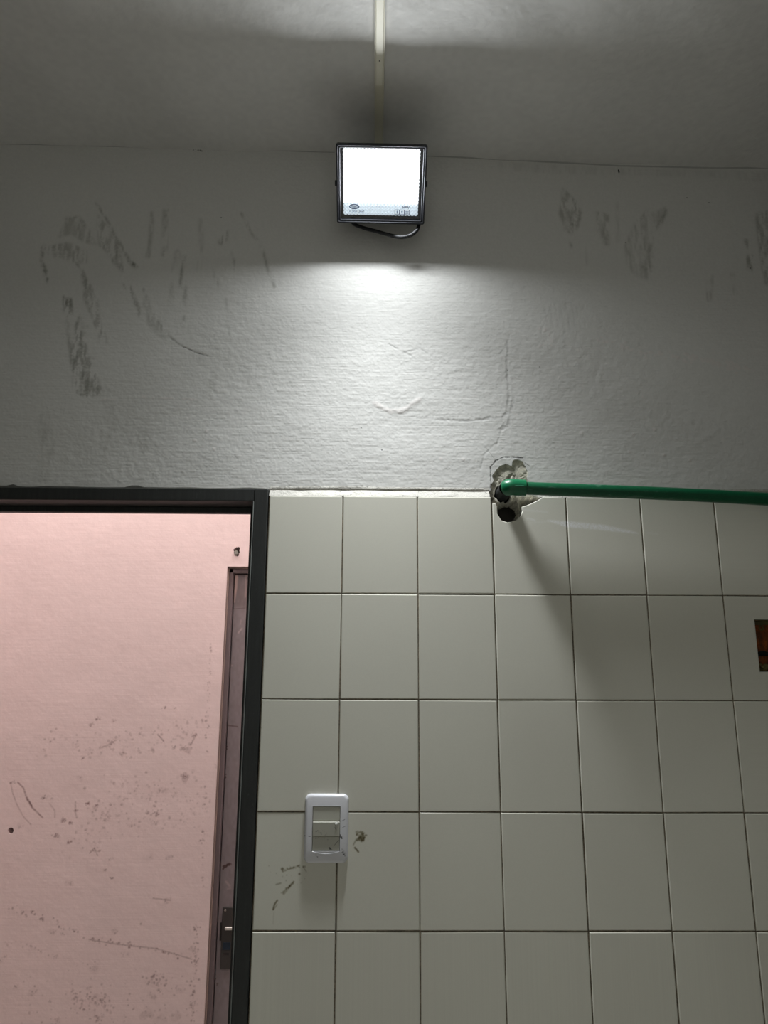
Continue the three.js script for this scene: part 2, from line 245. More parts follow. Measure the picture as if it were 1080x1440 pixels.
// pink wall of the passage
const KR = [-1.35, 0.6, 1.0, 1.75], KW = 1024, KH = 1792;
const pinkDirt = mask(KR, KW, KH, (m) => {
  m.line([[-1.0127,1.3395],[-1.0029,1.3096],[-0.9867,1.2779],[-0.9619,1.2424],[-0.9389,1.2228]], 0.003, 0.35); m.dot(-1.0127,1.3395, 0.003, 0.8);
  m.line([[-0.9919,1.3416],[-0.9733,1.3256],[-0.9592,1.2938],[-0.9422,1.2720],[-0.9077,1.2425]], 0.004, 0.55); m.line([[-0.9597,1.2978],[-0.9424,1.2740]], 0.004, 0.8);
  for (const [x, y, r, a] of [[-0.9094,1.2979,0.006,0.7],[-0.7780,1.2823,0.006,0.8],[-0.7525,1.2784,0.005,0.8],[-0.8117,1.2624,0.005,0.5],[-0.8484,1.2328,0.008,0.6],[-0.8270,1.2270,0.007,0.7],[-0.8650,1.1918,0.007,0.7],[-0.8260,1.1743,0.007,0.7],[-0.7515,1.1532,0.005,0.6],[-0.7328,1.1513,0.004,0.7],[-0.7279,1.2135,0.004,0.5],[-0.6914,1.0785,0.005,0.6],[-0.7117,1.0995,0.005,0.4],[-0.7744,1.5220,0.007,0.45],[-0.7900,1.5053,0.007,0.4],[-0.7225,1.5180,0.006,0.35],[-0.5707,1.5583,0.005,0.6],[-0.5403,1.5563,0.004,0.45],[-0.5744,1.2511,0.008,0.6],[-0.6019,1.2550,0.006,0.45],[-0.4405,1.1809,0.004,0.7],[-0.4356,1.2043,0.004,0.6],[-0.4972,1.3530,0.02,0.28],[-0.4938,1.4342,0.018,0.28],[-0.4793,1.4753,0.008,0.45],[-0.5347,1.4402,0.006,0.5],[-0.7215,1.4560,0.008,0.4],[-0.8047,1.4108,0.007,0.4],[-0.8787,0.9693,0.006,0.6],[-0.9114,0.9897,0.005,0.45],[-0.5978,0.9565,0.004,0.5],[-0.9359,0.7960,0.005,0.5],[-0.9766,0.8718,0.004,0.4],[-0.8368,0.7603,0.004,0.5]]) { m.dot(x, y, r * 0.5, a * 0.7); m.specks([[x - r, y], [x + r, y + r * 0.5]], r, 14, r * 0.25, a); }
  m.line([[-0.8160,1.2862],[-0.8134,1.2585],[-0.8077,1.2427]], 0.004, 0.35); m.line([[-0.8910,1.2820],[-0.8743,1.2623],[-0.8723,1.2426]], 0.004, 0.25); m.line([[-0.7612,1.1455],[-0.7481,1.1609],[-0.7379,1.1397]], 0.003, 0.45);
  m.line([[-0.5866,1.4791],[-0.5682,1.4606]], 0.004, 0.5); m.line([[-0.4862,1.4486],[-0.4711,1.4816]], 0.004, 0.45); m.line([[-0.7584,1.4395],[-0.7254,1.4519]], 0.004, 0.3);
  m.specks([[-0.9088,1.4534],[-0.7162,1.4437],[-0.5471,1.4648],[-0.4544,1.5273]], 0.05, 160, 0.0032, 0.3); m.specks([[-0.7979,1.1841],[-0.6622,1.3025],[-0.4286,1.2633]], 0.09, 220, 0.003, 0.3);
  m.specks([[-0.9839,1.0027],[-0.8793,0.9749],[-0.7525,0.9195],[-0.5893,0.8975],[-0.4359,0.8647]], 0.012, 90, 0.0022, 0.6); m.line([[-0.7422,0.9176],[-0.6604,0.9048],[-0.5487,0.8939],[-0.4461,0.8665]], 0.0025, 0.45);
  m.specks([[-0.9932,0.9101],[-0.9117,0.9010],[-0.8179,0.8682]], 0.008, 30, 0.002, 0.4); m.specks([[-0.7778,0.7656],[-0.6778,0.7567],[-0.7040,0.7178]], 0.03, 90, 0.0025, 0.5); m.specks([[-0.5626,0.8104],[-0.5229,0.8140]], 0.03, 40, 0.0025, 0.5);
  m.specks([[-0.4374,0.9566],[-0.4361,0.7036]], 0.014, 110, 0.0022, 0.55); m.specks([[-0.4439,1.7621],[-0.4378,1.4241],[-0.4287,1.0504]], 0.008, 80, 0.0022, 0.45); m.line([[-0.5684,1.0257],[-0.5169,1.0201]], 0.003, 0.4);
  m.specks([[-0.9334,0.7391],[-0.7389,0.7745],[-0.4394,0.7567]], 0.12, 160, 0.002, 0.4);
  for (let k = 0; k < 36; k++) { const x = -1.05 + rnd() * 0.65, y = 0.7 + rnd() * 0.75, q = 0.004 + rnd() * 0.012; for (let j = 0; j < 5; j++) m.dot(x + (rnd() - 0.5) * q * 2, y + (rnd() - 0.5) * q * 1.6, q * (0.3 + 0.5 * rnd()), 0.03 + 0.05 * rnd()); m.specks([[x - q, y], [x + q, y]], q, 6, 0.0018, 0.35); }
}, 1);
const pinkFine = noise(KW, KH, 3, 3, 61), pinkWide = noise(KW, KH, 160, 200, 62), pinkMid = noise(KW, KH, 30, 24, 63), pinkLine = noise(KW, KH, 90, 3, 64);
const pinkMat = std({ map: colorTexture(KW, KH, (i) => {
  const k = 1 + 0.008 * pinkFine[i] + 0.014 * pinkWide[i] + 0.008 * pinkMid[i], d = pinkDirt[i] * (0.8 + 0.4 * pinkFine[i]);
  return [232 * k - 122 * d, 211 * k - 128 * d, 210 * k - 128 * d];
}), ...bumpTexture(KW, KH, (() => { const H = sum(KW, KH, [[3, 3, 0.03], [7, 6, 0.05], [18, 14, 0.12], [70, 60, 0.5]]); for (let i = 0; i < H.length; i++) H[i] += 0.035 * pinkLine[i]; return H; })()), roughness: 0.8 });
const passageMat = std({ color: 0xe2d6d0, roughness: 0.9 });
// dark frame enamel, and the worn mauve-grey metal door across the passage
const frameNoise = [noise(512, 512, 4, 30, 71), noise(512, 512, 3, 3, 72)];
const frameMat = std({ map: colorTexture(512, 512, (i) => { const k = 1 + 0.1 * frameNoise[0][i] + 0.05 * frameNoise[1][i], c = frameNoise[1][i] > 0.93 ? 22 : 0; return [40 * k + c, 42 * k + c, 40 * k + c]; }, THREE.RepeatWrapping), roughness: 0.5 });
const paintStripMat = std({ color: 0x63635c, ...roughBump, roughness: 0.8 });
const LR = [-0.42, 0, 0.86, 2.0], LW = 688, LH = 1600;
const leafPaint = mask(LR, LW, LH, (m) => {
  m.area([[-0.4016,1.9817],[-0.3787,1.9796],[-0.3734,1.9635],[-0.3759,1.9222],[-0.3808,1.8812],[-0.3876,1.8835],[-0.3916,1.9175],[-0.3986,1.8766],[-0.4022,1.8585],[-0.4032,1.9220]], 0.75); m.line([[-0.3489,1.9774],[-0.3477,1.8996]], 0.004, 0.5);
  m.line([[-0.4046,1.6877],[-0.3985,1.6551]], 0.004, 0.7); m.line([[-0.3650,1.7870],[-0.3544,1.8004]], 0.004, 0.5); m.line([[-0.3595,1.8138],[-0.3579,1.8273]], 0.003, 0.4); m.dot(-0.3859,1.7581, 0.002, 0.7); m.dot(-0.3801,1.6856, 0.0025, 0.6);
  m.line([[-0.3659,1.0620],[-0.3549,1.0505]], 0.006, 0.35); m.dot(-0.4035,0.9514, 0.002, 0.6); m.dot(-0.3931,0.9495, 0.0025, 0.7); m.line([[-0.3525,1.0447],[-0.3607,1.0428]], 0.003, 0.4);
}, 1);
const leafRust = mask(LR, LW, LH, (m) => {
  m.specks([[-0.3886,1.4635],[-0.3830,1.4385]], 0.004, 20, 0.002, 0.9); m.specks([[-0.3887,1.3805],[-0.3828,1.3498]], 0.004, 20, 0.002, 0.9); m.line([[-0.3843,1.5054],[-0.3535,1.5013]], 0.004, 0.5); m.specks([[-0.3783,1.1007],[-0.3558,1.1105]], 0.004, 30, 0.0025, 1);
  m.specks([[-0.3905,0.8267],[-0.3783,0.7901]], 0.008, 16, 0.002, 0.8); m.line([[-0.3978,1.8608],[-0.3461,1.8656]], 0.002, 0.4);
}, 0);
const leafGrain = noise(LW, LH, 5, 9, 83);
const leafMat = std({ map: colorTexture(LW, LH, (i) => { const p = leafPaint[i], r = leafRust[i], k = 1 + 0.04 * leafGrain[i]; return [138 * k + 90 * p - 60 * r, 127 * k + 70 * p - 72 * r, 130 * k + 60 * p - 76 * r]; }, THREE.ClampToEdgeWrapping), roughness: 0.55 });
const doorFrameMat = std({ color: 0x75686a, roughness: 0.6 });
const jambPlaster = std({ color: 0xb09a92, ...roughBump, roughness: 0.9 });

// ---------------------------------------------------------------- wall with the floodlight
const X0 = -1.05, X1 = 1.0, ZP = -0.012;                    // unseen room sides, drawn in to dim the edges; face of the plaster (tile faces are at z = 0)
const DOOR = { l: -1.0, r: -0.152, t: 2.008 };
// the ceiling sags a little to the right
const sag = [[-2.2, 2.852], [-0.8, 2.825], [-0.35, 2.819], [0, 2.814], [0.245, 2.807], [0.62, 2.793], [0.97, 2.788], [1.6, 2.784]];
function ceilingAt(x) { let i = 0; while (i < sag.length - 2 && x > sag[i + 1][0]) i++; const [a, b] = [sag[i], sag[i + 1]], t = (x - a[0]) / (b[0] - a[0]); return a[1] + (b[1] - a[1]) * t; }

const wallFront = struct('wall_front');
const breachOutline = [[0.3027,1.9831],[0.3030,1.9952],[0.2973,2.0027],[0.3042,2.0119],[0.3046,2.0241],[0.3122,2.0318],[0.3080,2.0425],[0.3158,2.0533],[0.3250,2.0642],[0.3370,2.0689],[0.3487,2.0644],[0.3521,2.0752],[0.3626,2.0784],[0.3743,2.0723],[0.3784,2.0630],[0.3824,2.0523],[0.3804,2.0400],[0.3858,2.0262],[0.3867,2.0110],[0.3921,2.0004],[0.4127,1.9990],[0.3944,1.9853],[0.3780,1.9776],[0.3691,1.9745],[0.3703,1.9670],[0.3654,1.9535],[0.3534,1.9445],[0.3372,1.9399],[0.3228,1.9457],[0.3144,1.9591],[0.3150,1.9772],[0.3122,1.9832]];
// break the outline of a chipped edge into smaller jogs
function ragged(pts, amp, levels = 2) {
  for (let l = 0; l < levels; l++) { const o = []; pts.forEach((p, i) => { const q = pts[(i + 1) % pts.length]; o.push(p); if (Math.hypot(q[0] - p[0], q[1] - p[1]) > 0.003) o.push([(p[0] + q[0]) / 2 + (rnd() - 0.5) * amp, (p[1] + q[1]) / 2 + (rnd() - 0.5) * amp]); }); pts = o; amp *= 0.6; }
  return pts;
}
const breach = ragged(breachOutline, 0.0034);
const BX = { l: 0.8185, r: 0.8745, b: 1.646, t: 1.747 };      // opening of the steel wall box
const boxHole = [[BX.l, BX.b], [BX.l, BX.t], [BX.r, BX.t], [BX.r, BX.b]];
{
  const top = []; for (let k = 0; k <= 40; k++) { const x = X1 + (X0 - X1) * k / 40; top.push([x, ceilingAt(x) + 0.012]); }
  const outline = (holes) => { const s = poly([[DOOR.r, 0], [X1, 0], ...top, [X0, 0], [DOOR.l, 0], [DOOR.l, DOOR.t], [DOOR.r, DOOR.t]]); if (holes) s.holes.push(path(breach), path(boxHole)); return s; };
  part('plaster', uvxy(join([extrude(outline(true), -0.126, ZP), extrude(outline(false), -0.14, -0.126)]), WR), wallMat, wallFront);
  // the breach bites into the top of the grout bed
  const bed = poly([[DOOR.r + 0.001, 0], [X1, 0], [X1, 1.9925], [0.4156, 1.9925], [0.3944,1.9853], [0.3780,1.9776], [0.3691,1.9745], [0.3703,1.9670], [0.3654,1.9535], [0.3534,1.9445], [0.3372,1.9399], [0.3228,1.9457], [0.3144,1.9591], [0.3150,1.9772], [0.3122,1.9832], [0.3027,1.9831], [0.3030, 1.9925], [DOOR.r + 0.001, 1.9925]]);
  bed.holes.push(path(boxHole));
  part('grout_bed', uvxy(extrude(bed, ZP, -0.0024), [0, 0, 0.3, 0.3]), groutMat, wallFront);
}
// tiles
const COLS = []; for (let i = -1; i <= 7; i++) COLS.push(i * 0.152);
const ROWS = [1.9936, 1.794, 1.5905, 1.387, 1.185, 0.9825, 0.78, 0.5775, 0.375, 0.1725, 0.0];
function tileGeo(pts, holes) {
  const s = poly(pts); if (holes) for (const h of holes) s.holes.push(path(h));
  return uvxy(extrude(s, -0.0078, -0.002, { bevelEnabled: true, bevelThickness: 0.002, bevelSize: 0.0018, bevelOffset: -0.0018, bevelSegments: 3 }), TR);
}
for (let r = 0; r < ROWS.length - 1; r++) for (let c = 0; c < COLS.length - 1; c++) {
  const g = 0.0011, a = (c ? COLS[c] : -0.1505) + g, b = Math.min(COLS[c + 1], X1 - 0.001) - g, t = ROWS[r] - (r ? g : 0), u = ROWS[r + 1] + g;
  const j = () => (rnd() - 0.5) * 0.0009;
  let pts = [[a + j(), u + j()], [b + j(), u + j()], [b + j(), t + j()], [a + j(), t + j()]], holes;
  if (r === 0 && c === 3) pts = [pts[0], pts[1], [b, t], [0.4099,1.9951], [0.3994,1.9883], [0.3875,1.9822], [0.3756,1.9769], [0.3653,1.9738], [0.3665,1.9656], [0.3617,1.9537], [0.3512,1.9447], [0.3352,1.9409], [0.3223,1.9453], [0.3154,1.9578], [0.3145,1.9742], [0.3118,1.9809], [a, 1.9805]];
  if (r === 1 && c === 6) holes = [boxHole];
  const m = part('tile', tileGeo(pts, holes), tileMat, wallFront);
  m.position.z = (rnd() - 0.5) * 0.0007;
  const cx = (a + b) / 2, cy = (t + u) / 2; m.geometry.translate(-cx, -cy, 0); m.position.x = cx; m.position.y = cy;
  m.rotation.set((rnd() - 0.5) * 0.006, (rnd() - 0.5) * 0.006, 0);
}
// sloping plaster fillet over the top row, broken at the pipe
for (const [xa, xb] of [[-0.151, 0.3005], [0.398, X1 - 0.001]]) {
  const n = Math.round((xb - xa) / 0.006), prof = [[0.026, 0.0003], [0.0215, 0.0018], [0.0185, 0.0008], [0.017, 0.0004], [0.0145, 0.0022], [0.008, 0.0062], [0.003, 0.0094], [0, 0.0112], [-0.0008, 0.0106], [-0.0016, 0.0004]];
  const pos = [], idx = [], wob = noise(n + 1, prof.length, 5, 2, 301), wob2 = noise(n + 1, 4, 22, 4, 302);
  for (let k = 0; k <= n; k++) prof.forEach(([dy, dz], q) => pos.push(xa + (xb - xa) * k / n, 1.9938 + dy * (q < 5 ? 0.92 + 0.1 * wob2[k] : 1) + (q > 1 && q < 7 ? wob[q * (n + 1) + k] * 0.0008 : 0), ZP + dz + (q > 0 && q < 7 ? wob[q * (n + 1) + k] * 0.0006 : 0)));
  for (let k = 0; k < n; k++) for (let q = 0; q < prof.length - 1; q++) { const a = k * prof.length + q, b = a + prof.length; idx.push(a, a + 1, b, b, a + 1, b + 1); }
  const g = new THREE.BufferGeometry(); g.setAttribute('position', new THREE.Float32BufferAttribute(pos, 3)); g.setIndex(idx); g.computeVertexNormals(); uvxy(g, [0, 0, 0.3, 0.3]);
  part('plaster_fillet', g, filletMat, wallFront);
}
// raw cement in the breach with the two bored holes
{
  const bx = breach.map((p) => p[0]), by = breach.map((p) => p[1]), l = Math.min(...bx) - 0.004, r = Math.max(...bx) + 0.004, b = Math.min(...by) - 0.004, t = Math.max(...by) + 0.004;
  const N = 120, M = 150, g = new THREE.PlaneGeometry(r - l, t - b, N, M); g.translate((l + r) / 2, (b + t) / 2, 0);
  const void_ = new Uint8Array((N + 1) * (M + 1)), p = g.attributes.position, n1 = noise(N + 1, M + 1, 5, 5, 401), n2 = noise(N + 1, M + 1, 2, 2, 402), n3 = noise(N + 1, M + 1, 14, 14, 403);
  const bridge = 0.3608, [hx, hy] = [0.3425,1.9698], [px, py] = [0.3288, 2.0042];
  for (let i = 0; i < p.count; i++) {
    const x = p.getX(i), y = p.getY(i), row = Math.floor(i / (N + 1)), col = i % (N + 1), q = row * (N + 1) + col;
    const d1 = Math.hypot((x - hx) / 1.05, y - hy) + n1[q] * 0.0025, d2 = Math.hypot(x - px, y - py) + n1[q] * 0.0015;
    let z = -0.0148 + n1[q] * 0.0014 + n2[q] * 0.0007 + n3[q] * 0.0016 - 0.034 * sstep(1.998, 1.99, y) * (1 - 0.8 * Math.exp(-Math.pow((x - bridge) / 0.006, 2)));
    if (d2 < 0.03) z = Math.max(z, -0.0035 - 0.03 * sstep(0.0185, 0.026, d2) + n2[q] * 0.0008 + n1[q] * 0.001);
    z = Math.min(z, -0.06 + 0.045 * sstep(0.0185, 0.0235, d1)); z = Math.min(z, -0.1 + 0.095 * sstep(0.0152, 0.0172, d2));
    p.setZ(i, z); void_[i] = d1 < 0.0185 ? 1 : 0;
  }
  const ix = g.index.array, keep = []; for (let i = 0; i < ix.length; i += 3) if (!(void_[ix[i]] && void_[ix[i + 1]] && void_[ix[i + 2]])) keep.push(ix[i], ix[i + 1], ix[i + 2]);
  g.setIndex(keep); g.computeVertexNormals();
  part('wall_core', box(l + 0.004, r - 0.004, b + 0.004, t - 0.004, -0.1255, -0.122), std({ color: 0x857f75, roughness: 1 }), wallFront, 'rough core of the wall seen through the hole');
  part('wall_core_web', box(l + 0.004, r - 0.004, hy + 0.028, hy + 0.036, -0.122, -0.062), std({ color: 0x857f75, roughness: 1 }), wallFront);
  part('cement_patch', uvxy(g, [0, 0, 0.12, 0.12]), cementMat, wallFront, 'raw grey cement in the broken plaster');
}
{ const g = new THREE.SphereGeometry(0.0028, 12, 8); g.scale(0.62, 1.75, 0.8); g.rotateZ(0.12); g.translate(0.6206, 2.7725, ZP + 0.0004); part('nail_stub', g, std({ color: 0x0c0b09, roughness: 0.7 }), wallFront, 'small black nail stub'); }

// ---------------------------------------------------------------- rest of the room
{
  const g = new THREE.BoxGeometry(X1 - X0 + 0.2, 0.12, 2.72, 150, 1, 170); g.translate((X0 + X1) / 2, 2.9, 1.346);
  const p = g.attributes.position, uv = g.attributes.uv;
  for (let i = 0; i < p.count; i++) {
    const x = p.getX(i), z = p.getZ(i);
    if (p.getY(i) < 2.9) p.setY(i, ceilingAt(x) + 0.0022 * Math.sin(x * 9 + 1.3) * Math.cos(z * 7) + 0.0012 * Math.sin(x * 31 + z * 23) - 0.006 * Math.exp(-(z - ZP) / 0.02) * 0);
    uv.setXY(i, x / 1.3, z / 1.3);
  }
  g.computeVertexNormals(); part('ceiling_slab', g, ceilMat, struct('ceiling'));
  const metre = (geo) => { const q = geo.attributes.position, nn = geo.attributes.normal, u = geo.attributes.uv; for (let i = 0; i < q.count; i++) { const ax = Math.abs(nn.getX(i)), ay = Math.abs(nn.getY(i)); u.setXY(i, (ax > 0.7 ? q.getZ(i) : q.getX(i)) / 1.3, (ay > 0.7 ? q.getZ(i) : q.getY(i)) / 1.3); } return geo; };
  part('wall_panel', metre(box(X0 - 0.1, X0, 0, 2.86, -0.14, 2.7)), dimSideMat, struct('wall_left'));
  part('wall_panel', metre(box(X1, X1 + 0.1, 0, 2.8, -0.14, 2.7)), dimSideMat, struct('wall_right'));
  part('wall_panel', metre(box(X0, X1, 0, 2.8, 2.6, 2.7)), roomMat, struct('wall_back'));
  part('floor_slab', metre(box(-2.6, 2.0, -0.1, 0, -1.06, 2.7)), concrete, struct('floor'));
}

// ---------------------------------------------------------------- passage behind the door
const ZK = -0.9, FD = { l: -0.4035, r: 0.42, t: 1.993 };
{
  const w = struct('wall_passage'), s = poly([[-2.5, 0], [FD.l, 0], [FD.l, FD.t], [FD.r, FD.t], [FD.r, 0], [1.9, 0], [1.9, 3.5], [-2.5, 3.5]]);
  const sock = []; for (let k = 0; k < 22; k++) { const q = k / 22 * Math.PI * 2, r = 0.0098 + (rnd() - 0.5) * 0.004; sock.push([-0.3758,2.0418].map((v, i) => v + (i ? 1.55 * Math.sin(q) : Math.cos(q)) * r)); }
  const drill = []; for (let k = 0; k < 24; k++) { const q = k / 24 * Math.PI * 2; drill.push([-0.9974,1.2071].map((v, i) => v + (i ? Math.sin(q) : Math.cos(q)) * 0.0085)); }
  s.holes.push(path(sock), path(drill));
  part('plaster', uvxy(extrude(s, ZK - 0.06, ZK), KR), pinkMat, w);
  part('backing', box(-2.5, FD.l - 0.05, 0, 3.5, ZK - 0.14, ZK - 0.12), concrete, w);
  // broken-off bolt in its ragged hole, and a drilled hole
  const pin = cyl(0.0068, 0.0075, 0.05, 7); pin.rotateX(Math.PI / 2 - 0.12); pin.translate(...[-0.3766,2.0349], ZK - 0.017); part('bolt', pin, std({ color: 0x7d7a72, metalness: 0.2, roughness: 0.7 }), w, 'grey metal bolt stub');
  part('wall_panel', box(-2.6, -2.5, 0, 3.5, -0.96, -0.14), passageMat, struct('wall_passage_left'));
  part('wall_panel', box(1.9, 2.0, 0, 3.5, -0.96, -0.14), passageMat, struct('wall_passage_right'));
  part('ceiling_slab', box(-2.6, 2.0, 3.5, 3.6, -0.96, -0.02), passageMat, struct('ceiling_passage'));
  part('wall_panel', join([box(-2.6, X0 - 0.1, 0, 2.83, -0.14, -0.02), box(X1 + 0.1, 2.0, 0, 2.83, -0.14, -0.02), box(-2.6, 2.0, 2.83, 3.5, -0.14, -0.02)]), passageMat, struct('wall_passage_near'));

  const d = struct('door_2'), zf = ZK - 0.016, zl = ZK - 0.034;
  part('reveal', join([box(FD.l - 0.0005, FD.l + 0.0045, 0, FD.t, ZK - 0.05, ZK - 0.006, 0.001), box(FD.l, FD.r, FD.t - 0.004, FD.t + 0.0005, ZK - 0.05, ZK - 0.006, 0.001)]), jambPlaster, d, 'rough plaster edge round the door');
  part('frame_jamb', box(FD.l + 0.0045, FD.l + 0.017, 0, FD.t - 0.004, ZK - 0.06, zf, 0.0015), doorFrameMat, d);
  part('frame_head', box(FD.l + 0.0045, FD.r, FD.t - 0.018, FD.t - 0.004, ZK - 0.06, zf, 0.0015), doorFrameMat, d);
  part('frame_jamb', box(FD.r - 0.02, FD.r - 0.001, 0, FD.t - 0.018, ZK - 0.06, zf, 0.0015), doorFrameMat, d);
  part('leaf', uvxy(box(FD.l + 0.019, FD.r - 0.022, 0.005, FD.t - 0.02, ZK - 0.07, zl, 0.002), LR), leafMat, d, 'worn mauve-grey door leaf');
  const steel = std({ color: 0x4a4543, metalness: 0.4, roughness: 0.5 }), lk = part('lock_plate', box(-0.3715, -0.318, 0.831, 0.994, zl, zl + 0.004, 0.0012), steel, d, 'dark steel lock plate');
  part('slot_shade', box(-0.377, -0.3722, 0.905, 0.953, zl, zl + 0.0012, 0.0004), std({ color: 0x2b2624, roughness: 0.7 }), lk, 'dark strip standing in for a shaded slot beside the plate');  // raised strip; the darkness of the slot is only its colour
  part('latch', box(-0.362, -0.335, 0.935, 0.9435, zl + 0.004, zl + 0.013, 0.003), std({ color: 0xd9d4cf, metalness: 0.6, roughness: 0.3 }), lk, 'bright latch');
  part('enamel_badge', box(-0.366, -0.344, 0.882, 0.902, zl + 0.004, zl + 0.0055, 0.0006), std({ color: 0x1b2a3c, roughness: 0.5 }), lk, 'dark blue patch');
  part('keyhole_shade', box(-0.364, -0.348, 0.868, 0.874, zl + 0.004, zl + 0.0046, 0.0002), std({ color: 0x2b2624, roughness: 0.7 }), lk);  // flat bar, coloured dark for the shade inside the hole
  part('screw', new THREE.SphereGeometry(0.0035, 10, 6).scale(1, 1, 0.5).translate(-0.364, 0.986, zl + 0.004), std({ color: 0x9a938c, metalness: 0.6, roughness: 0.4 }), lk);
}
// near door frame: painted steel profile with a stepped rebate
{
  const d = struct('door_1'), L = DOOR.l + 0.001, R = DOOR.r - 0.0005, T = DOOR.t - 0.0005;
  const uvm = (g) => { const p = g.attributes.position, u = g.attributes.uv; for (let i = 0; i < p.count; i++) u.setXY(i, (p.getX(i) + p.getZ(i)) / 0.4, p.getY(i) / 0.8); return g; };
  const ZB = -0.068, paleMat = std({ color: 0x767a76, roughness: 0.45 });  // strip along the inner edge is paler than the frame
  part('frame_head', uvm(box(L, R, T - 0.026, T, ZB, 0.001, 0.002)), frameMat, d);
  part('head_stop', uvm(box(L + 0.01, R - 0.02, 1.9695, T - 0.026, ZB, -0.054, 0.001)), frameMat, d);
  for (const [x0, x1, s0, s1, e] of [[R - 0.0285, R, R - 0.0435, R - 0.0285, R - 0.0292], [L, L + 0.0285, L + 0.0285, L + 0.0435, L + 0.0292]]) {
    const j = part('frame_jamb', uvm(box(x0, x1, 0, T, ZB, 0.002, 0.002)), frameMat, d);
    part('jamb_stop', uvm(box(s0, s1, 0, T - 0.026, ZB, -0.054, 0.0015)), frameMat, d);
    part('pale_edge', box(e - 0.0011, e + 0.0011, 0, T - 0.027, -0.004, 0.0028, 0.001), paleMat, j, 'thin paler strip along the jamb edge');
  }
  // smeared paint where the frame meets the plaster, with a ragged top edge
  const pts = [[L, 2.0]]; pts.push([R, 2.0]); const w = noise(64, 1, 3, 1, 801);
  for (let k = 0; k < 64; k++) { const x = R - (R - L) * k / 63; let y = 2.0122 + 0.0012 * w[k]; if (Math.abs(x + 0.676) < 0.008 || Math.abs(x + 0.43) < 0.012) y += 0.0035; pts.push([x, y]); }
  part('paint_edge', uvxy(extrude(poly(pts), ZP + 0.0001, ZP + 0.0035, { bevelEnabled: true, bevelThickness: 0.002, bevelSize: 0.002, bevelOffset: -0.002, bevelSegments: 2 }), [0, 0, 1.3, 1.3]), paintStripMat, d, 'grey paint lapped onto the plaster');
}

